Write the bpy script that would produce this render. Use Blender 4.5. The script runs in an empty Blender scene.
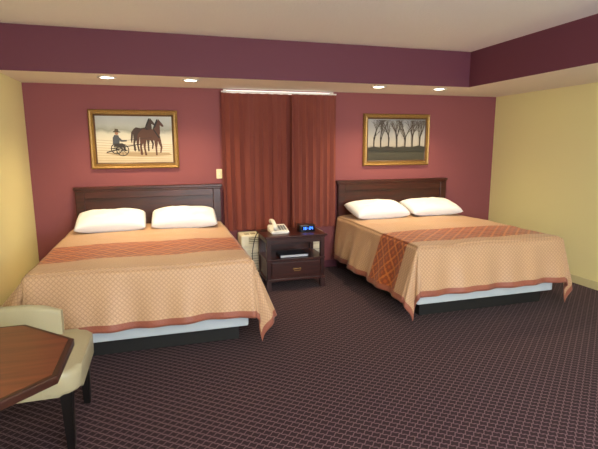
import bpy, bmesh, math, random
from mathutils import Vector, Matrix, noise
random.seed(7)
sc=bpy.context.scene
COL=sc.collection
D=5.713; XL=-1.354; XR=4.622; Z1=2.274; Z2=2.668; YF=4.835; XF=3.523; YB=-1.6

# ---------------------------------------------------------------- materials
def nt(name):
    m=bpy.data.materials.new(name); m.use_nodes=True
    return m,m.node_tree.nodes,m.node_tree.links,m.node_tree.nodes['Principled BSDF']
def srgb(r,g,b):
    f=lambda c:((c/255)/12.92 if c/255<=.04045 else ((c/255+.055)/1.055)**2.4)
    return (f(r),f(g),f(b),1)
def mat(name,c,rough=.6,metal=0,bump=0,scale=60,var=.0,emit=None,es=1,sheen=0,spec=.5,coat=0):
    m,N,L,B=nt(name)
    B.inputs['Base Color'].default_value=c
    B.inputs['Roughness'].default_value=rough; B.inputs['Metallic'].default_value=metal
    B.inputs['Specular IOR Level'].default_value=spec
    B.inputs['Coat Weight'].default_value=coat
    if sheen: B.inputs['Sheen Weight'].default_value=sheen
    if emit:
        B.inputs['Emission Color'].default_value=emit; B.inputs['Emission Strength'].default_value=es
    if bump or var:
        tc=N.new('ShaderNodeTexCoord'); n=N.new('ShaderNodeTexNoise'); n.inputs['Scale'].default_value=scale; n.inputs['Detail'].default_value=4
        L.new(tc.outputs['Object'],n.inputs['Vector'])
        if bump:
            b=N.new('ShaderNodeBump'); b.inputs['Strength'].default_value=bump; b.inputs['Distance'].default_value=.01
            L.new(n.outputs['Fac'],b.inputs['Height']); L.new(b.outputs['Normal'],B.inputs['Normal'])
        if var:
            x=N.new('ShaderNodeMix'); x.data_type='RGBA'
            x.inputs[6].default_value=[v*(1-var) for v in c[:3]]+[1]; x.inputs[7].default_value=[min(1,v*(1+var)) for v in c[:3]]+[1]
            L.new(n.outputs['Fac'],x.inputs[0]); L.new(x.outputs[2],B.inputs['Base Color'])
    return m
def wood(name,c1,c2,axis=0,rough=.3,sc_=3):
    m,N,L,B=nt(name)
    tc=N.new('ShaderNodeTexCoord'); mp=N.new('ShaderNodeMapping'); s=[14,14,14]; s[axis]=1.2; mp.inputs['Scale'].default_value=s
    n=N.new('ShaderNodeTexNoise'); n.inputs['Scale'].default_value=sc_; n.inputs['Detail'].default_value=6; n.inputs['Distortion'].default_value=.6
    r=N.new('ShaderNodeValToRGB'); r.color_ramp.elements[0].position=.3; r.color_ramp.elements[0].color=c1; r.color_ramp.elements[1].position=.7; r.color_ramp.elements[1].color=c2
    L.new(tc.outputs['Object'],mp.inputs[0]); L.new(mp.outputs[0],n.inputs['Vector']); L.new(n.outputs['Fac'],r.inputs[0]); L.new(r.outputs[0],B.inputs['Base Color'])
    B.inputs['Roughness'].default_value=rough
    return m
def math_(N,L,op,a,b=None,c=None):
    n=N.new('ShaderNodeMath'); n.operation=op
    for i,v in enumerate((a,b,c)):
        if v is None: continue
        if isinstance(v,(int,float)): n.inputs[i].default_value=v
        else: L.new(v,n.inputs[i])
    return n.outputs[0]
def mix(N,L,f,a,b):
    n=N.new('ShaderNodeMix'); n.data_type='RGBA'
    if isinstance(f,(int,float)): n.inputs[0].default_value=f
    else: L.new(f,n.inputs[0])
    for i,v in ((6,a),(7,b)):
        if isinstance(v,(tuple,list)): n.inputs[i].default_value=v
        else: L.new(v,n.inputs[i])
    return n.outputs[2]
def lattice(N,L,X,Y,p,q,w):
    """diamond lattice line mask"""
    u=math_(N,L,'ADD',math_(N,L,'DIVIDE',X,p),math_(N,L,'DIVIDE',Y,q))
    v=math_(N,L,'SUBTRACT',math_(N,L,'DIVIDE',X,p),math_(N,L,'DIVIDE',Y,q))
    o=[]
    for k in (u,v):
        f=math_(N,L,'FRACT',k); f=math_(N,L,'ABSOLUTE',math_(N,L,'SUBTRACT',f,.5))
        o.append(math_(N,L,'GREATER_THAN',f,.5-w))
    return math_(N,L,'MAXIMUM',o[0],o[1])

M_plum=mat('wall_mauve_paint',srgb(135,74,80),.75,bump=.05,scale=150)
M_plumdark=mat('fascia_plum_paint',srgb(100,48,66),.7,bump=.05,scale=150)
M_yellow=mat('wall_yellow_paint',srgb(228,220,164),.75,bump=.05,scale=150)
M_ceil=mat('ceiling_textured_paint',srgb(236,234,232),.9,bump=.6,scale=45)
M_soff=mat('soffit_paint',srgb(230,222,210),.9,bump=.4,scale=45)
M_white=mat('white_plastic',srgb(232,230,224),.4)
M_base=mat('baseboard_paint',srgb(205,196,150),.5)
M_wood=wood('dark_cherry_wood',srgb(40,15,12),srgb(70,28,20),0,.32)
M_woodv=wood('dark_cherry_wood_vertical',srgb(36,14,12),srgb(62,25,20),2,.32)
M_top=wood('table_top_wood',srgb(92,46,30),srgb(122,66,44),0,.3,2)
M_topedge=mat('table_edge_wood',srgb(52,26,18),.35)
M_black=mat('black_base',srgb(10,10,12),.7)
M_leg=mat('black_leg_lacquer',srgb(16,13,13),.35)
M_cream=mat('cream_vinyl',srgb(166,158,130),.42,bump=.1,scale=90)
M_pillow=mat('white_cotton',srgb(228,230,240),.85,bump=.15,scale=25)
M_box=mat('box_spring_ticking',srgb(184,194,204),.8)
M_mattress=mat('mattress_ticking',srgb(220,218,210),.8)
M_gold=mat('antique_gold_frame',srgb(150,118,66),.35,metal=.5,bump=.4,scale=60,var=.25)
M_golddk=mat('frame_inner_wood',srgb(84,54,28),.45)
M_brass=mat('brass',srgb(160,130,80),.35,metal=1)
M_ac=mat('ac_beige_plastic',srgb(222,216,194),.5)
M_acdk=mat('ac_slot_dark',srgb(130,122,100),.7)

# carpet
def carpet():
    m,N,L,B=nt('patterned_carpet')
    tc=N.new('ShaderNodeTexCoord'); sp=N.new('ShaderNodeSeparateXYZ'); L.new(tc.outputs['Object'],sp.inputs[0])
    X,Y=sp.outputs[0],sp.outputs[1]
    Yw=math_(N,L,'ADD',Y,math_(N,L,'MULTIPLY',math_(N,L,'SINE',math_(N,L,'MULTIPLY',X,2*math.pi/.034)),.0045))
    m1=lattice(N,L,X,Yw,.068,.056,.085)
    n=N.new('ShaderNodeTexNoise'); n.inputs['Scale'].default_value=220; n.inputs['Detail'].default_value=3; L.new(tc.outputs['Object'],n.inputs['Vector'])
    f=math_(N,L,'MULTIPLY',m1,n.outputs['Fac'])
    base=mix(N,L,n.outputs['Fac'],srgb(28,14,20),srgb(54,33,40))
    c=mix(N,L,f,base,srgb(128,100,108))
    L.new(c,B.inputs['Base Color']); B.inputs['Roughness'].default_value=.95; B.inputs['Specular IOR Level'].default_value=.12
    B.inputs['Sheen Weight'].default_value=.05
    b=N.new('ShaderNodeBump'); b.inputs['Strength'].default_value=.5; b.inputs['Distance'].default_value=.004
    L.new(n.outputs['Fac'],b.inputs['Height']); L.new(b.outputs['Normal'],B.inputs['Normal'])
    return m
M_carpet=carpet()

def bedspread_mat(name,r0,r1,W,hs,hf):
    m,N,L,B=nt(name)
    uv=N.new('ShaderNodeUVMap'); uv.uv_map='UVMap'; sp=N.new('ShaderNodeSeparateXYZ'); L.new(uv.outputs[0],sp.inputs[0])
    X,Y=sp.outputs[0],sp.outputs[1]
    n=N.new('ShaderNodeTexNoise'); n.inputs['Scale'].default_value=70; L.new(uv.outputs[0],n.inputs['Vector'])
    lt=lattice(N,L,X,Y,.036,.036,.13)
    tan=mix(N,L,lt,srgb(194,156,122),srgb(168,130,98))
    tan=mix(N,L,math_(N,L,'MULTIPLY',n.outputs['Fac'],.35),tan,srgb(214,180,146))
    # runner
    d1=lattice(N,L,X,Y,.15,.15,.09); d2=lattice(N,L,math_(N,L,'ADD',X,.0375),Y,.075,.075,.16); d3=lattice(N,L,X,Y,.0375,.0375,.2)
    rc=mix(N,L,d2,srgb(166,74,24),srgb(112,34,14)); rc=mix(N,L,math_(N,L,'MULTIPLY',d3,.3),rc,srgb(190,110,50)); rc=mix(N,L,math_(N,L,'MULTIPLY',d1,.6),rc,srgb(206,126,54))
    inr=math_(N,L,'MULTIPLY',math_(N,L,'GREATER_THAN',Y,r0),math_(N,L,'LESS_THAN',Y,r1))
    c=mix(N,L,inr,tan,rc)
    # hem
    hw=.055
    h=math_(N,L,'MAXIMUM',math_(N,L,'LESS_THAN',Y,-hf+hw),math_(N,L,'MAXIMUM',math_(N,L,'LESS_THAN',X,-hs+hw),math_(N,L,'GREATER_THAN',X,W+hs-hw)))
    c=mix(N,L,h,c,srgb(146,82,64))
    L.new(c,B.inputs['Base Color']); B.inputs['Roughness'].default_value=.5; B.inputs['Sheen Weight'].default_value=.15
    b=N.new('ShaderNodeBump'); b.inputs['Strength'].default_value=.5; b.inputs['Distance'].default_value=.005
    L.new(math_(N,L,'ADD',n.outputs['Fac'],lt),b.inputs['Height']); L.new(b.outputs['Normal'],B.inputs['Normal'])
    return m

# ---------------------------------------------------------------- mesh helpers
def empty(name,loc=(0,0,0)):
    e=bpy.data.objects.new(name,None); e.location=loc; e.empty_display_size=.1; COL.objects.link(e); return e
def obj(name,bm,mats,parent=None,smooth=False):
    me=bpy.data.meshes.new(name); bm.normal_update(); bm.to_mesh(me); bm.free()
    o=bpy.data.objects.new(name,me); COL.objects.link(o)
    for m in (mats if isinstance(mats,(list,tuple)) else [mats]): me.materials.append(m)
    if smooth:
        for p in me.polygons: p.use_smooth=True
    if parent:
        o.parent=parent; o.matrix_parent_inverse=Matrix.Translation(-parent.location)
    return o
def bmbox(bm,x0,x1,y0,y1,z0,z1,bev=0,mi=0,seg=2):
    vs=[bm.verts.new((x,y,z)) for x in (x0,x1) for y in (y0,y1) for z in (z0,z1)]
    fs=[bm.faces.new([vs[i] for i in q]) for q in ((0,1,3,2),(4,6,7,5),(0,4,5,1),(2,3,7,6),(0,2,6,4),(1,5,7,3))]
    for f in fs: f.material_index=mi
    if bev:
        es=list({e for f in fs for e in f.edges})
        r=bmesh.ops.bevel(bm,geom=es,offset=bev,segments=seg,affect='EDGES',profile=.5)
        for f in r['faces']: f.material_index=mi
def box(name,b,m,parent=None,bev=0,seg=2):
    bm=bmesh.new(); bmbox(bm,*b,bev=bev,seg=seg)
    bmesh.ops.recalc_face_normals(bm,faces=bm.faces)
    return obj(name,bm,m,parent,smooth=False)
def boxes(name,bl,m,parent=None,bev=0):
    bm=bmesh.new()
    for b in bl: bmbox(bm,*b[:6],bev=bev,mi=(b[6] if len(b)>6 else 0))
    bmesh.ops.recalc_face_normals(bm,faces=bm.faces)
    return obj(name,bm,m,parent)
def lathe(name,prof,c,m,parent=None,n=32):
    bm=bmesh.new(); rings=[]
    for r,z in prof:
        rings.append([bm.verts.new((c[0]+r*math.cos(2*math.pi*i/n),c[1]+r*math.sin(2*math.pi*i/n),c[2]+z)) for i in range(n)])
    for a,b in zip(rings,rings[1:]):
        for i in range(n): bm.faces.new((a[i],a[(i+1)%n],b[(i+1)%n],b[i]))
    bm.faces.new(rings[0][::-1]); bm.faces.new(rings[-1])
    bmesh.ops.recalc_face_normals(bm,faces=bm.faces)
    return obj(name,bm,m,parent,smooth=True)
def taper(bm,p0,p1,a0,a1,mi=0):
    vs=[]
    for p,a in ((p0,a0),(p1,a1)):
        vs.append([bm.verts.new((p[0]+sx*a,p[1]+sy*a,p[2])) for sx,sy in ((-1,-1),(1,-1),(1,1),(-1,1))])
    for i in range(4): bm.faces.new((vs[0][i],vs[0][(i+1)%4],vs[1][(i+1)%4],vs[1][i])).material_index=mi
    bm.faces.new(vs[0][::-1]).material_index=mi; bm.faces.new(vs[1]).material_index=mi
def prism(bm,pts,z0,z1,mi=0,bev=0):
    a=[bm.verts.new((x,y,z0)) for x,y in pts]; b=[bm.verts.new((x,y,z1)) for x,y in pts]; n=len(pts)
    fs=[bm.faces.new(a[::-1]),bm.faces.new(b)]
    for i in range(n): fs.append(bm.faces.new((a[i],a[(i+1)%n],b[(i+1)%n],b[i])))
    for f in fs: f.material_index=mi
    if bev:
        es=list(fs[0].edges)+list(fs[1].edges)
        r=bmesh.ops.bevel(bm,geom=es,offset=bev,segments=3,affect='EDGES',profile=.5)
        for f in r['faces']: f.material_index=mi
def rrect(x0,x1,y0,y1,r,n=6):
    pts=[]
    for cx,cy,a in ((x1-r,y1-r,0),(x0+r,y1-r,90),(x0+r,y0+r,180),(x1-r,y0+r,270)):
        for i in range(n+1):
            t=math.radians(a+90*i/n); pts.append((cx+r*math.cos(t),cy+r*math.sin(t)))
    return pts
def autosmooth(o,ang=40):
    for p in o.data.polygons: p.use_smooth=True
    try:
        o.data.set_sharp_from_angle(angle=math.radians(ang))
    except Exception: pass

# ---------------------------------------------------------------- room
T=.12
box('floor',(XL-T,XR+T,YB-T,D+T,-.1,0),M_carpet)
box('wall_back',(XL-T,XR+T,D,D+T,0,Z2+.1),M_plum)
box('wall_left',(XL-T,XL,YB,D,0,Z2+.1),M_yellow)
box('wall_right',(XR,XR+T,YB,D,0,Z2+.1),M_yellow)
WX0,WX1,WZ0,WZ1=.2,3.4,.6,2.15
boxes('wall_front',[(XL-T,WX0,YB-T,YB,0,Z2+.1),(WX1,XR+T,YB-T,YB,0,Z2+.1),(WX0,WX1,YB-T,YB,0,WZ0),(WX0,WX1,YB-T,YB,WZ1,Z2+.1)],M_yellow)
box('ceiling',(XL-T,XR+T,YB-T,D+T,Z2,Z2+.1),M_ceil)
# dropped soffit (L shaped) : underside pale, fascia plum
boxes('ceiling_soffit',[(XL,XR,YF+.012,D,Z1+.001,Z2-.001),(XF+.012,XR,YB,YF+.012,Z1+.001,Z2-.001)],M_soff)
boxes('trim_1',[(XL,XF+.012,YF,YF+.012,Z1,Z2),(XF,XF+.012,YB,YF,Z1,Z2)],M_plumdark)
box('baseboard_right',(XR-.014,XR,YB,D,0,.09),M_base)
box('baseboard_left',(XL,XL+.014,YB,D,0,.09),M_base)
box('baseboard_back',(XL,XR,D-.014,D,0,.09),M_plumdark)
# window behind the camera
w=empty('window_2',(1.8,YB,1.4))
boxes('frame',[(WX0,WX0+.05,YB-.1,YB,WZ0,WZ1),(WX1-.05,WX1,YB-.1,YB,WZ0,WZ1),(WX0,WX1,YB-.1,YB,WZ0,WZ0+.05),(WX0,WX1,YB-.1,YB,WZ1-.05,WZ1),(1.78,1.82,YB-.1,YB,WZ0,WZ1)],M_white,w)

# ---------------------------------------------------------------- window behind curtains
M_day=mat('daylight_glass',srgb(255,255,250),.3,emit=(1,.97,.9,1),es=.9)
w=empty('window_1',(1.45,D,1.4))
box('glass',(.8,2.1,D-.012,D-.004,.85,2.262),M_day,w)
boxes('frame',[(.765,.8,D-.03,D-.001,.8,2.268),(2.1,2.15,D-.03,D-.001,.8,2.268),(.8,2.1,D-.03,D-.001,.8,.85),(1.43,1.47,D-.03,D-.013,.85,2.2)],M_white,w)

def curtain(x0,x1,zb,zt,y,npl,seed,A0=.020):
    bm=bmesh.new(); nx=npl*14; nz=26; rnd=random.Random(seed); ph=[rnd.uniform(-.9,.9) for _ in range(npl+2)]; am=[rnd.uniform(.5,1.15) for _ in range(npl+2)]
    g=[]
    for j in range(nz+1):
        t=j/nz; z=zt+(zb-zt)*t; row=[]
        for i in range(nx+1):
            s=i/nx*npl; k=int(s); fr=s-k
            a=am[k]*(1-fr)+am[k+1]*fr; p=ph[k]*(1-fr)+ph[k+1]*fr
            amp=(A0+.016*t)*a
            wv=math.sin(2*math.pi*s+p*(.3+t))
            yy=y+amp*math.copysign(abs(wv)**.8,wv)+.004*math.sin(5*t+s)
            xx=x0+(x1-x0)*(i/nx)+.016*math.sin(4*math.pi*s+p)*(.4+.6*t)
            row.append(bm.verts.new((xx,yy,z+.006*math.sin(2*math.pi*s)*t)))
        g.append(row)
    for j in range(nz):
        for i in range(nx): bm.faces.new((g[j][i],g[j][i+1],g[j+1][i+1],g[j+1][i]))
    return bm
M_cur=mat('rust_curtain_fabric',srgb(122,56,46),.7,bump=.1,scale=120,sheen=.1)
ce=empty('curtain',(1.45,5.62,1.4))
obj('panel_left',curtain(.735,1.66,.575,2.222,5.640,8,1,.018),M_cur,ce,True)
obj('panel_right',curtain(1.58,2.15,.575,2.222,5.595,6,4,.018),M_cur,ce,True)
box('rail',(.73,2.16,5.60,5.635,2.225,2.24),M_white,ce)

# ---------------------------------------------------------------- recessed lights
M_lamp=mat('lamp_glow',(1,1,1,1),.5,emit=(1,.88,.68,1),es=14)
for x in (-.45,.35,2.47,3.27):
    e=empty('recessed_light',(x,5.06,Z1))
    lathe('trim_ring',[(.066,.001),(.088,.001),(.092,-.006),(.07,-.009),(.064,-.002)],(x,5.06,Z1-.001),M_white,e)
    lathe('bulb',[(.062,0),(.062,-.004),(.03,-.009)],(x,5.06,Z1-.001),M_lamp,e)
    l=bpy.data.lights.new('downlight','SPOT'); l.energy=88; l.color=(1,.76,.42); l.spot_size=math.radians(128); l.spot_blend=1; l.shadow_soft_size=.06
    o=bpy.data.objects.new('downlight',l); COL.objects.link(o); o.location=(x,5.06,Z1-.03); o.parent=e; o.matrix_parent_inverse=Matrix.Translation(-e.location)

# ---------------------------------------------------------------- beds
def bed(x0,x1,yf,yh,zt,hs,hf,r0,r1,flL,flR,xmin,seed,hx0,hx1):
    W=x1-x0; e=empty('bed',((x0+x1)/2,(yf+yh)/2,0))
    boxes('base',[(x0+.1,x1-.1,yf+.10,yh-.05,0.0,.135)],M_black,e,bev=.005)
    box('box_spring',(x0+.03,x1-.03,yf+.02,yh,.135,.38),M_box,e,.015)
    box('mattress',(x0+.03,x1-.03,yf+.03,yh,.38,zt-.02),M_mattress,e,.04,3)
    zh=1.157
    hb=[(hx0+.03,hx1-.03,5.63,5.70,.0,zh-.05),(hx0,hx1,5.61,5.705,zh-.03,zh),(hx0+.012,hx1-.012,5.615,5.70,zh-.05,zh-.03),
        (hx0+.02,hx0+.11,5.61,5.66,.0,zh-.05),(hx1-.11,hx1-.02,5.61,5.66,.0,zh-.05),(hx0+.11,hx1-.11,5.612,5.66,zh-.13,zh-.05),(hx0+.11,hx1-.11,5.618,5.65,.5,.62)]
    boxes('headboard',hb,M_wood,e,bev=.005)
    bm=bmesh.new(); uvl=bm.loops.layers.uv.new('UVMap'); st=.02
    nx=int((W+2*hs)/st); nyl=yh-yf; ny=int((nyl+hf)/st); g=[];UV={}
    r=.045
    def F0(a): return .022*math.sin(a*11+seed*2)+.014*math.sin(a*23+seed)
    for j in range(ny+1):
        q=-hf+(nyl+hf)*j/ny; row=[]
        for i in range(nx+1):
            p=-hs+(W+2*hs)*i/nx
            ex=-p if p<0 else (p-W if p>W else 0); sx=-1 if p<0 else 1; ey=-q if q<0 else 0
            s=math.hypot(ex,ey)
            bx=x0+min(max(p,0),W); by=yf+max(q,0)
            n1=noise.noise(Vector((p*2.2,q*2.2,seed)))
            n2=noise.noise(Vector((p*5,q*7,seed+9)))
            if s<1e-6:
                ee=min(p,W-p,q)
                z=zt+.012*n1+.005*n2+.012*min(1,ee/.35)
                v=(bx,by,z)
            else:
                dx,dy=sx*ex/s,-ey/s
                corner=2*(ex/s)*(ey/s)
                cs,sn=ex/s,ey/s
                fl=(flL if sx<0 else flR)*cs**2*(1-.45*min(1,max(0,(q-1.3)/.5)))+.08*sn**2
                fl=max(.03,fl*(1-.6*corner))
                along=q if ey==0 else (p if ex==0 else 0)
                tt=min(1,s/.5)
                fold=F0(along)*tt**1.3
                se=s
                if corner>0:
                    th_=math.atan2(ey,ex)
                    base=F0(0) if cs>sn else F0(0 if sx<0 else W)
                    bump=.050*math.exp(-((th_-.38)/.2)**2)+.035*math.exp(-((th_-1.2)/.18)**2)
                    fold=(base*(1-corner)**2+bump)*tt**1.2
                    se=s*(1-.01*corner)
                arc=r*math.pi/2
                if se<arc:
                    a=se/r; out=r*math.sin(a); dn=r*(1-math.cos(a))
                else:
                    rest=se-arc; ang=min(.9,fl/.5)
                    out=r+rest*math.sin(ang); dn=r+rest*math.cos(ang)
                out=out-r*.6+fold
                z=zt-dn+.012*n1
                if z<.02:
                    out+=(.02-z)*.3; z=.02+.003*(1+math.sin(out*70))
                X=bx+dx*out; Y=by+dy*out
                if X<xmin: X=xmin+.004*math.sin(q*20)
                v=(X,Y,z)
            vv=bm.verts.new(v); UV[vv]=(p,q); row.append(vv)
        g.append(row)
    for j in range(ny):
        for i in range(nx):
            f=bm.faces.new((g[j][i],g[j][i+1],g[j+1][i+1],g[j+1][i]))
            for l in f.loops: l[uvl].uv=UV[l.vert]
    o=obj('bedspread',bm,bedspread_mat('bedspread_fabric',r0,r1,W,hs,hf),e,True)
    md=o.modifiers.new('thick','SOLIDIFY'); md.thickness=.008; md.offset=1
    return e
bed(-.95,.67,3.60,5.60,.70,.54,.48,.33,.93,.34,.17,XL+.03,1.3,-.931,.707)
bed(2.20,3.82,3.63,5.60,.69,.54,.47,.17,.70,.14,.14,-9,4.1,2.188,3.826)

def pillow(cx,cy,cz,w,d,h,tilt,rz,seed):
    bm=bmesh.new(); n=30; top=[];bot=[]
    for j in range(n+1):
        tr=[];br=[]
        for i in range(n+1):
            u=-1+2*i/n; v=-1+2*j/n
            k=1-.04*(1-v*v)*abs(u)**3-.05*(u*v)**2; k2=1-.06*(1-u*u)*abs(v)**3-.07*(u*v)**2
            x=u*w/2*k; y=v*d/2*k2
            e=max(0,(1-abs(u)**2.8))*max(0,(1-abs(v)**2.6))
            z=h/2*e**.42+.020*noise.noise(Vector((u*2.5,v*2.5,seed)))*e+.008*noise.noise(Vector((u*7,v*5,seed)))*e
            border=(i in(0,n) or j in(0,n))
            a=bm.verts.new((x,y,z if not border else 0)); tr.append(a)
            br.append(a if border else bm.verts.new((x,y,-z*.75)))
        top.append(tr);bot.append(br)
    for j in range(n):
        for i in range(n):
            bm.faces.new((top[j][i],top[j][i+1],top[j+1][i+1],top[j+1][i]))
            q=(bot[j][i],bot[j+1][i],bot[j+1][i+1],bot[j][i+1])
            bm.faces.new(q)
    M=Matrix.Translation((cx,cy,cz))@Matrix.Rotation(rz,4,'Z')@Matrix.Rotation(tilt,4,'X')
    bmesh.ops.transform(bm,matrix=M,verts=bm.verts)
    bmesh.ops.recalc_face_normals(bm,faces=bm.faces)
    return obj('pillow',bm,M_pillow,None,True)
pillow(-.53,5.36,.805,.74,.47,.20,math.radians(14),math.radians(1),1)
pillow(.24,5.36,.805,.74,.47,.20,math.radians(14),math.radians(-2),2)
pillow(2.63,5.35,.797,.78,.47,.20,math.radians(14),math.radians(4),3)
pillow(3.42,5.37,.797,.76,.47,.19,math.radians(13),0,4)

# ---------------------------------------------------------------- nightstand
ns=empty('nightstand',(1.43,5.15,0))
nx0,nx1,ny0,ny1=1.06,1.79,4.88,5.39
bm=bmesh.new()
bmbox(bm,nx0,nx1,ny0,ny1,.595,.62,bev=.008); bmbox(bm,nx0+.02,nx1-.02,ny0+.02,ny1-.02,.578,.596,bev=.004)
obj('top',bm,M_wood,ns)
bm=bmesh.new()
for x in (nx0+.05,nx1-.05):
    for y in (ny0+.05,ny1-.05):
        bmbox(bm,x-.024,x+.024,y-.024,y+.024,.10,.58,bev=.003)
        sx=1 if x<1.4 else -1
        taper(bm,(x-sx*.006,y,.0),(x,y,.10),.030,.024)
        prism(bm,[(x+sx*.024,y-.02),(x+sx*.09,y-.02),(x+sx*.024,y+.02)],.09,.12)
obj('posts',bm,M_woodv,ns)
bm=bmesh.new()
bmbox(bm,nx0+.03,nx1-.03,ny0+.03,ny1-.03,.53,.58,bev=.003)
bmbox(bm,nx0+.035,nx1-.035,ny0+.035,ny1-.03,.11,.34,bev=.004)
bmbox(bm,nx0+.02,nx1-.02,ny0+.02,ny1-.02,.335,.355,bev=.005)
bmbox(bm,nx0+.02,nx1-.02,ny0+.02,ny1-.02,.10,.125,bev=.005)
bmbox(bm,nx0+.08,nx1-.08,ny0+.022,ny0+.04,.145,.315,bev=.006)
bmbox(bm,nx0+.04,nx1-.04,ny1-.045,ny1-.03,.34,.55)
obj('drawer_case',bm,M_wood,ns)
bm=bmesh.new()
bmbox(bm,1.39,1.47,ny0+.014,ny0+.024,.228,.240,bev=.003)
for x in (1.392,1.468): bmbox(bm,x-.008,x+.008,ny0+.006,ny0+.024,.224,.244,bev=.003)
bmbox(bm,1.392,1.468,ny0+.002,ny0+.010,.212,.219,bev=.002)
obj('drawer_pull',bm,M_brass,ns)
bk=empty('book',(1.4,5.05,.36))
box('cover',(1.25,1.58,4.95,5.16,.3555,.388),mat('book_cover',srgb(30,34,48),.4),bk,.003)
box('pages',(1.254,1.576,4.948,5.156,.360,.384),mat('paper_pages',srgb(190,196,205),.8),bk)

# phone
ph=empty('telephone',(1.27,5.1,.62))
bm=bmesh.new()
vs=[]
for x in (1.17,1.38):
    for y,z in ((5.02,.6205),(5.24,.6205),(5.24,.70),(5.02,.65)): vs.append(bm.verts.new((x,y,z)))
for q in ((0,1,2,3),(4,7,6,5),(0,4,5,1),(1,5,6,2),(2,6,7,3),(3,7,4,0)): bm.faces.new([vs[i] for i in q])
bmesh.ops.bevel(bm,geom=list(bm.edges),offset=.01,segments=3,affect='EDGES'); bmesh.ops.recalc_face_normals(bm,faces=bm.faces)
obj('body',bm,M_white,ph)
# handset: smooth arched bar with two cups
bm=bmesh.new(); rings=[]; N_=20
for k in range(N_+1):
    t=k/N_; y=5.015+.23*t; zc=.690+.031*max(0,math.sin(math.pi*t))**.8+.052*t
    h=.016+.018*(abs(2*t-1)**6); w_=.024+.006*(abs(2*t-1)**4)
    if k in(0,N_): h*=.6; w_*=.7
    sec=[(w_*math.cos(a),h*math.sin(a)) for a in [2*math.pi*i/10 for i in range(10)]]
    drop=.012*(abs(2*t-1)**6)
    rings.append([bm.verts.new((1.215+a,y,zc-drop+b)) for a,b in sec])
for a,b in zip(rings,rings[1:]):
    for i in range(10): bm.faces.new((a[i],a[(i+1)%10],b[(i+1)%10],b[i]))
bm.faces.new(rings[0]); bm.faces.new(rings[-1]); bmesh.ops.recalc_face_normals(bm,faces=bm.faces)
obj('handset',bm,M_white,ph,True)
bm=bmesh.new()
for r_ in range(4):
    for c_ in range(3):
        y=5.06+r_*.032; z=.655+(y-5.02)*.227+.004; x=1.275+c_*.03
        bmbox(bm,x,x+.02,y,y+.02,z-.01,z+.004)
obj('keypad',bm,mat('grey_keys',srgb(120,120,120),.5),ph)
# clock radio
cr=empty('clock_radio',(1.6,5.12,.62))
M_cr=mat('black_plastic',srgb(14,14,20),.3)
bm=bmesh.new(); prism(bm,rrect(1.51,1.70,5.05,5.19,.02),.6205,.70,bev=.008); autosmooth(obj('case',bm,M_cr,cr))
M_led=mat('blue_led',(0,0,.02,1),.5,emit=(.05,.2,1,1),es=5)
segs={'0':'abcdef','1':'bc','2':'abged','4':'fgbc','9':'abcdfg'}
bm=bmesh.new()
box('display',(1.53,1.68,5.044,5.05,.64,.685),mat('display_glass',srgb(6,10,40),.15),cr)
for k,ch in enumerate('10:24'):
    x=1.545+k*.026; z=.648; ww,hh,t=.016,.030,.0045; y0,y1=5.041,5.044
    if ch==':':
        bmbox(bm,x+.006,x+.011,y0,y1,z+.008,z+.013); bmbox(bm,x+.006,x+.011,y0,y1,z+.019,z+.024); continue
    S={'a':(x,x+ww,z+hh-t,z+hh),'d':(x,x+ww,z,z+t),'g':(x,x+ww,z+hh/2-t/2,z+hh/2+t/2),'f':(x,x+t,z+hh/2,z+hh),'b':(x+ww-t,x+ww,z+hh/2,z+hh),'e':(x,x+t,z,z+hh/2),'c':(x+ww-t,x+ww,z,z+hh/2)}
    for s in segs[ch]: a=S[s]; bmbox(bm,a[0],a[1],y0,y1,a[2],a[3])
obj('digits',bm,M_led,cr)

# AC unit under the window
ac=empty('air_conditioner',(1.42,5.58,.3))
AX1=1.93
bm=bmesh.new(); bmbox(bm,.89,AX1,5.41,5.70,.03,.55,bev=.015)
bmbox(bm,.92,AX1-.03,5.398,5.42,.10,.38,bev=.006)
bmbox(bm,.92,AX1-.03,5.402,5.42,.40,.43,bev=.004)
obj('cabinet',bm,M_ac,ac)
boxes('feet',[(.93,.99,5.45,5.68,0,.035),(AX1-.1,AX1-.04,5.45,5.68,0,.035)],M_acdk,ac)
bm=bmesh.new()
for i in range(7): bmbox(bm,1.0,AX1-.06,5.394,5.400,.135+i*.032,.140+i*.032)
for i in range(12):
    x=.94+i*.078
    for j in range(3): bmbox(bm,x,x+.06,5.46+j*.03,5.475+j*.03,.548,.552)
bmbox(bm,.98,AX1-.05,5.402,5.412,.45,.52)
obj('grilles',bm,M_acdk,ac)
bm=bmesh.new()
for i in range(3): bmbox(bm,.98,AX1-.05,5.395,5.412,.457+i*.022,.467+i*.022,bev=.002)
obj('louvres',bm,M_ac,ac)
# cord
cu=bpy.data.curves.new('cord','CURVE'); cu.dimensions='3D'; cu.bevel_depth=.005; cu.bevel_resolution=2
s=cu.splines.new('NURBS'); pts=[(1.16,5.2,.628),(1.08,5.25,.632),(1.035,5.26,.60),(1.00,5.27,.42),(.99,5.3,.30),(1.03,5.33,.06),(1.02,5.35,.008),(1.0,5.37,.006)]
s.points.add(len(pts)-1)
for p,c in zip(s.points,pts): p.co=(*c,1)
s.use_endpoint_u=True
o=bpy.data.objects.new('cord',cu); COL.objects.link(o); cu.materials.append(M_cr)
o.parent=ph; o.matrix_parent_inverse=Matrix.Translation(-ph.location)

# switch plate
sw=empty('light_switch',(.69,D,1.27))
box('plate',(.655,.725,D-.006,D-.0005,1.215,1.33),mat('ivory_plastic',srgb(232,222,180),.4),sw,.002)
box('toggle',(.685,.695,D-.014,D-.005,1.26,1.285),M_white,sw,.002)

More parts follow.
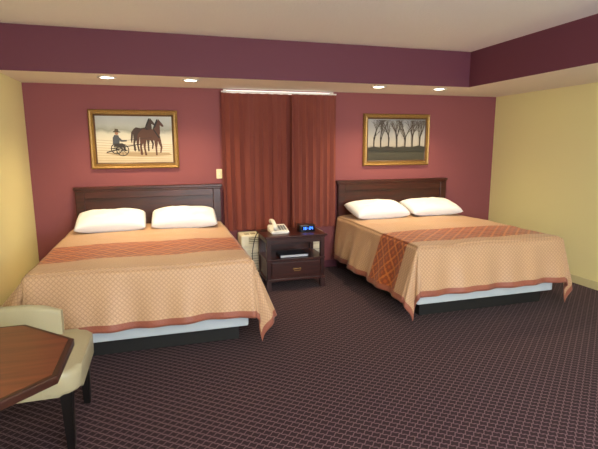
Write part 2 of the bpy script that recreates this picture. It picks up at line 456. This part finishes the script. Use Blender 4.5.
# ---------------------------------------------------------------- paintings
def frame(name,x0,x1,z0,z1,canvas_mat,yb=D-.001):
    e=empty(name,((x0+x1)/2,yb,(z0+z1)/2))
    rings=[(0,0,0),(0,.03,0),(.012,.042,0),(.028,.036,0),(.045,.040,0),(.052,.028,0),(.056,.024,1),(.070,.016,1)]
    bm=bmesh.new(); R=[]
    for ins,dep,mi in rings:
        R.append([bm.verts.new(c) for c in ((x0+ins,yb-dep,z0+ins),(x1-ins,yb-dep,z0+ins),(x1-ins,yb-dep,z1-ins),(x0+ins,yb-dep,z1-ins))])
    for k in range(len(R)-1):
        for i in range(4): bm.faces.new((R[k][i],R[k][(i+1)%4],R[k+1][(i+1)%4],R[k+1][i])).material_index=rings[k+1][2]
    bmesh.ops.recalc_face_normals(bm,faces=bm.faces)
    obj('frame',bm,[M_gold,M_golddk],e)
    box('canvas',(x0+.06,x1-.06,yb-.017,yb-.002,z0+.06,z1-.06),canvas_mat,e)
    return e
def canvas(name,stops,z0,z1,ns,amt):
    m,N,L,B=nt(name); tc=N.new('ShaderNodeTexCoord'); sp=N.new('ShaderNodeSeparateXYZ'); L.new(tc.outputs['Object'],sp.inputs[0])
    n=N.new('ShaderNodeTexNoise'); n.inputs['Scale'].default_value=ns; n.inputs['Detail'].default_value=6; L.new(tc.outputs['Object'],n.inputs['Vector'])
    v=math_(N,L,'DIVIDE',math_(N,L,'SUBTRACT',sp.outputs[2],z0),z1-z0)
    v=math_(N,L,'ADD',v,math_(N,L,'MULTIPLY',math_(N,L,'SUBTRACT',n.outputs['Fac'],.5),amt))
    r=N.new('ShaderNodeValToRGB'); el=r.color_ramp.elements
    while len(el)<len(stops): el.new(.5)
    for e_,(p,c) in zip(el,stops): e_.position=p; e_.color=c
    L.new(v,r.inputs[0]); L.new(r.outputs[0],B.inputs['Base Color']); B.inputs['Roughness'].default_value=.5
    return m
def art(name,polys,mats,x0,x1,z0,z1,y,parent):
    bm=bmesh.new()
    for k,(mi,pts) in enumerate(polys):
        vs=[bm.verts.new((x0+(x1-x0)*a,y-.0002*k/8,z0+(z1-z0)*b)) for a,b in pts]
        f=bm.faces.new(vs); f.material_index=mi
        f.normal_update()
        if f.normal.y>0: f.normal_flip()
    bmesh.ops.triangulate(bm,faces=bm.faces)
    return obj(name,bm,mats,parent)
def circ(cx,cz,r,asp,n=14,hole=None): return [(cx+r*math.cos(2*math.pi*i/n),cz+r*asp*math.sin(2*math.pi*i/n)) for i in range(n)]
# left: farmer driving a two horse team
px0,px1,pz0,pz1=-.73,.225,1.355,2.01
cm=canvas('painting_field',[(0,srgb(176,158,130)),(.22,srgb(204,190,164)),(.42,srgb(216,208,190)),(.60,srgb(204,202,188)),(.66,srgb(150,152,142)),(.74,srgb(176,180,176)),(1,srgb(184,192,196))],pz0,pz1,9,.16)
pf=frame('painting',px0,px1,pz0,pz1,cm)
A=(px1-px0-.14)/(pz1-pz0-.14)
def line(a,b,w):
    dx,dz=b[0]-a[0],(b[1]-a[1])/A; l=max(1e-6,math.hypot(dx,dz)); nx_,nz_=-dz/l*w,dx/l*w*A
    return [(a[0]+nx_,a[1]+nz_),(b[0]+nx_,b[1]+nz_),(b[0]-nx_,b[1]-nz_),(a[0]-nx_,a[1]-nz_)]
polys=[]
# furrows in the field
for k in range(9):
    polys.append((7,line((0.0,.05+.055*k),(1.0,.02+.045*k),.0025)))
def horse(ox,oz,s,mi):
    body=[(0,.31),(.015,.38),(.06,.415),(.14,.40),(.22,.415),(.26,.47),(.29,.54),(.305,.575),(.32,.555),(.37,.49),(.385,.46),(.36,.45),(.325,.475),(.325,.43),(.325,.36),(.31,.28),(.25,.235),(.16,.235),(.09,.25),(.03,.25)]
    P=lambda L_:[(ox+a*s,oz+b*s*A) for a,b in L_]
    polys.append((mi,P(body)))
    for L_ in ([(.01,.30),(.08,.27),(.06,.20),(.035,.14),(.05,.02),(.03,0),(.01,.02),(.005,.14),(.01,.20)],
        [(.05,.29),(.12,.27),(.10,.19),(.09,.12),(.11,.0),(.08,0),(.06,.13),(.055,.20)],
        [(.22,.29),(.29,.28),(.28,.18),(.267,.12),(.27,.0),(.245,0),(.24,.12)],
        [(.27,.30),(.32,.31),(.335,.22),(.35,.13),(.33,.04),(.31,.04),(.32,.13),(.29,.20)],
        [(.01,.37),(-.02,.33),(-.035,.20),(-.02,.13),(.0,.22),(.01,.31)]): polys.append((mi,P(L_)))
    polys.append((3,P([(.21,.41),(.24,.49),(.275,.565),(.295,.575),(.29,.53),(.25,.44)])))
    polys.append((3,P([(.215,.41),(.235,.41),(.315,.28),(.30,.27)])))
horse(.47,.24,.80,1); horse(.555,.15,.88,0)
for cx,cz,r in ((.25,.30,.075),(.33,.27,.085)):
    n=18
    for i in range(n):
        a,b=2*math.pi*i/n,2*math.pi*(i+1)/n
        polys.append((2,[(cx+r*math.cos(a),cz+r*A*math.sin(a)),(cx+r*math.cos(b),cz+r*A*math.sin(b)),(cx+(r-.012)*math.cos(b),cz+(r-.012)*A*math.sin(b)),(cx+(r-.012)*math.cos(a),cz+(r-.012)*A*math.sin(a))]))
    for i in range(4): 
        a=math.pi*i/4; polys.append((2,line((cx-r*math.cos(a),cz-r*A*math.sin(a)),(cx+r*math.cos(a),cz+r*A*math.sin(a)),.003)))
polys.append((2,line((.18,.30),(.58,.40),.006))); polys.append((2,line((.24,.40),(.34,.28),.006))); polys.append((2,line((.12,.22),(.30,.30),.008)))
polys+= [(4,[(.205,.38),(.21,.54),(.235,.60),(.285,.59),(.30,.50),(.29,.38)]),
 (2,[(.22,.34),(.22,.41),(.33,.42),(.36,.39),(.375,.27),(.40,.25),(.35,.245),(.335,.34)]),
 (4,[(.245,.57),(.285,.56),(.33,.49),(.39,.49),(.39,.46),(.32,.45),(.25,.52)]),
 (5,circ(.262,.635,.024,A)),(6,[(.215,.655),(.315,.65),(.31,.668),(.29,.675),(.282,.725),(.243,.73),(.236,.68),(.218,.673)])]
polys.append((2,line((.38,.48),(.72,.54),.0025)))
cols=[mat('art_bay_horse',srgb(84,50,36),.6),mat('art_dark_horse',srgb(60,42,34),.6),mat('art_dark',srgb(44,36,32),.6),mat('art_mane',srgb(26,20,18),.6),mat('art_blue_shirt',srgb(66,70,80),.6),mat('art_skin',srgb(160,116,90),.6),mat('art_straw_hat',srgb(70,56,44),.6)]
sh=[(7,[(.10,.20),(.30,.23),(.95,.20),(1.0,.15),(.6,.12),(.3,.14)])]
cols.append(mat('art_field_shade',srgb(164,144,114),.6))
art('figures',sh+polys,cols,px0+.07,px1-.07,pz0+.07,pz1-.07,D-.0195,pf)
# right: row of bare trees
qx0,qx1,qz0,qz1=2.575,3.555,1.34,2.015
cm=canvas('painting_trees_ground',[(0,srgb(50,48,42)),(.26,srgb(68,66,56)),(.34,srgb(80,78,66)),(.38,srgb(176,170,160)),(.6,srgb(174,174,172)),(1,srgb(152,158,166))],qz0,qz1,12,.06)
pf=frame('painting',qx0,qx1,qz0,qz1,cm)
polys=[]; A=(qx1-qx0-.14)/(qz1-qz0-.14)
rnd=random.Random(5)
def branch(x,z,ang,l,w,d):
    x2=x+l*math.sin(ang); z2=z+l*math.cos(ang)*A
    z2=min(z2,.98); x2=min(max(x2,.01),.99)
    if math.hypot(x2-x,z2-z)<.004: return
    polys.append((0 if d>2 else 1,line((x,z),(x2,z2),w)))
    if d==0: return
    for k in range(3 if d>1 else 2):
        branch(x2 if k else x+(x2-x)*.6,z2 if k else z+(z2-z)*.6,ang+rnd.uniform(-.5,.5),l*rnd.uniform(.65,.85),w*.6,d-1)
for x in (.10,.22,.35,.50,.64,.77,.90): branch(x,.28,rnd.uniform(-.05,.05),.18,.011,4)
polys.append((2,[(0,.30),(.1,.34),(.2,.31),(.32,.35),(.45,.31),(.6,.34),(.75,.32),(.88,.36),(1,.33),(1,.22),(0,.24)]))
polys.append((0,[(.30,.24),(.30,.30),(.34,.33),(.42,.33),(.44,.28),(.44,.24)]))
art('trees',polys,[mat('art_trunk',srgb(50,44,40),.6),mat('art_twigs',srgb(90,82,74),.6),mat('art_hedge',srgb(48,48,42),.6)],qx0+.07,qx1-.07,qz0+.07,qz1-.07,D-.0195,pf)

# ---------------------------------------------------------------- table
cx,cy,ap=-.845,2.01,.435
te=empty('dining_table',(cx,cy,0))
def octo(a): 
    R=a/math.cos(math.pi/8); return [(cx+R*math.cos(math.pi/8+i*math.pi/4),cy+R*math.sin(math.pi/8+i*math.pi/4)) for i in range(8)]
bm=bmesh.new(); prism(bm,octo(ap),.715,.75,bev=.006); obj('edge',bm,M_topedge,te)
bm=bmesh.new(); prism(bm,octo(ap-.022),.74,.7512); obj('top',bm,M_top,te)
lathe('pedestal',[(.24,0),(.24,.02),(.20,.035),(.06,.06),(.042,.10),(.042,.66),(.09,.69),(.14,.716)],(cx,cy,0),M_leg,te)

# ---------------------------------------------------------------- armchair (faces +X)
ch=empty('armchair',(-.85,2.78,0))
bm=bmesh.new(); prism(bm,rrect(-1.22,-.455,2.47,3.10,.10,8),.33,.46,bev=.03); autosmooth(obj('seat',bm,M_cream,ch))
def ushell():
    bm=bmesh.new()
    path=[]
    r=.16; xa,xb,ya,yb=-.63,-1.255,2.50,3.07
    for i in range(6): path.append((xa+(xb+r-xa)*i/5,ya,0))
    for i in range(1,9): t=math.pi/2*i/8; path.append((xb+r-r*math.sin(t),ya+r-r*math.cos(t),t/(math.pi/2)))
    for i in range(1,4): path.append((xb,ya+r+(yb-ya-2*r)*i/4,1))
    for i in range(0,9): t=math.pi/2*i/8; path.append((xb+r-r*math.cos(t),yb-r+r*math.sin(t),1-t/(math.pi/2)))
    for i in range(1,6): path.append((xb+r+(xa-xb-r)*i/5,yb,0))
    rings=[]; n=len(path)
    for k,(x,y,b) in enumerate(path):
        p0=path[max(0,k-1)]; p1=path[min(n-1,k+1)]; tx,ty=p1[0]-p0[0],p1[1]-p0[1]; l=math.hypot(tx,ty); nx_,ny_=-ty/l,tx/l
        zt=.655+.16*b*b; th=.034
        endk=min(k,n-1-k); zt-= .05 if endk==0 else (.015 if endk==1 else 0)
        sec=[(-th,.34),(-th,zt-.03),(-th*.7,zt-.008),(0,zt),(th*.7,zt-.008),(th,zt-.03),(th,.34)]
        rings.append([bm.verts.new((x+nx_*o_,y+ny_*o_,z)) for o_,z in sec])
    for a,b in zip(rings,rings[1:]):
        for i in range(7): bm.faces.new((a[i],a[(i+1)%7],b[(i+1)%7],b[i]))
    bm.faces.new(rings[0]); bm.faces.new(rings[-1][::-1])
    bmesh.ops.recalc_face_normals(bm,faces=bm.faces); return bm
autosmooth(obj('back_and_arms',ushell(),M_cream,ch),50)
bm=bmesh.new()
for x,y in ((-.515,3.0),(-.53,2.53),(-1.2,3.0),(-1.2,2.53)): taper(bm,(x,y,0),(x,y,.34),.018,.03)
obj('legs',bm,M_leg,ch)

# ---------------------------------------------------------------- added fill lamp, unseen behind the viewpoint, to brighten the ceiling
fl=empty('unseen_fill_lamp',(1.2,-1.2,0))
lathe('stand',[(.15,0),(.15,.02),(.02,.04),(.014,.1),(.014,1.62),(.03,1.64)],(1.2,-1.2,0),M_leg,fl)  # stand and bowl are invented to carry the added ceiling fill
lathe('bowl',[(.03,1.64),(.12,1.68),(.17,1.74),(.165,1.74),(.11,1.69),(.02,1.66)],(1.2,-1.2,0),M_white,fl)
l=bpy.data.lights.new('ceiling_fill','SPOT'); l.energy=520; l.color=(1,.96,.91); l.spot_size=math.radians(165); l.spot_blend=.5; l.shadow_soft_size=.1
o=bpy.data.objects.new('ceiling_fill',l); COL.objects.link(o); o.location=(1.2,-1.2,1.78); o.rotation_euler=(math.radians(180),0,0); o.parent=fl; o.matrix_parent_inverse=Matrix.Translation(-fl.location)

# ---------------------------------------------------------------- light
def area(name,loc,rot,sx,sy,e,c):
    l=bpy.data.lights.new(name,'AREA'); l.shape='RECTANGLE'; l.size=sx; l.size_y=sy; l.energy=e; l.color=c
    o=bpy.data.objects.new(name,l); COL.objects.link(o); o.location=loc; o.rotation_euler=rot; return o
area('daylight_window',((WX0+WX1)/2,YB-.02,(WZ0+WZ1)/2),(math.radians(102),0,0),WX1-WX0-.1,WZ1-WZ0-.1,205,(.88,.93,1))
wd=bpy.data.worlds.new('World'); sc.world=wd; wd.use_nodes=True
wd.node_tree.nodes['Background'].inputs[0].default_value=(.8,.88,1,1); wd.node_tree.nodes['Background'].inputs[1].default_value=.6

# ---------------------------------------------------------------- camera
th,ph_,ro=.289,.167,.004
F=Vector((math.sin(th)*math.cos(ph_),math.cos(th)*math.cos(ph_),-math.sin(ph_)))
R=Vector((math.cos(th),-math.sin(th),0)); U=R.cross(F)
R2=R*math.cos(ro)-U*math.sin(ro); U2=R*math.sin(ro)+U*math.cos(ro)
M=Matrix((R2,U2,-F)).transposed().to_4x4(); M.translation=Vector((0,0,1.6))
cd=bpy.data.cameras.new('camera'); cam=bpy.data.objects.new('camera',cd); COL.objects.link(cam); cam.matrix_world=M
cd.sensor_width=36; cd.lens=36*464.68/598; cd.clip_start=.05
sc.camera=cam
sc.view_settings.view_transform='Standard'; sc.view_settings.look='None'; sc.view_settings.exposure=0
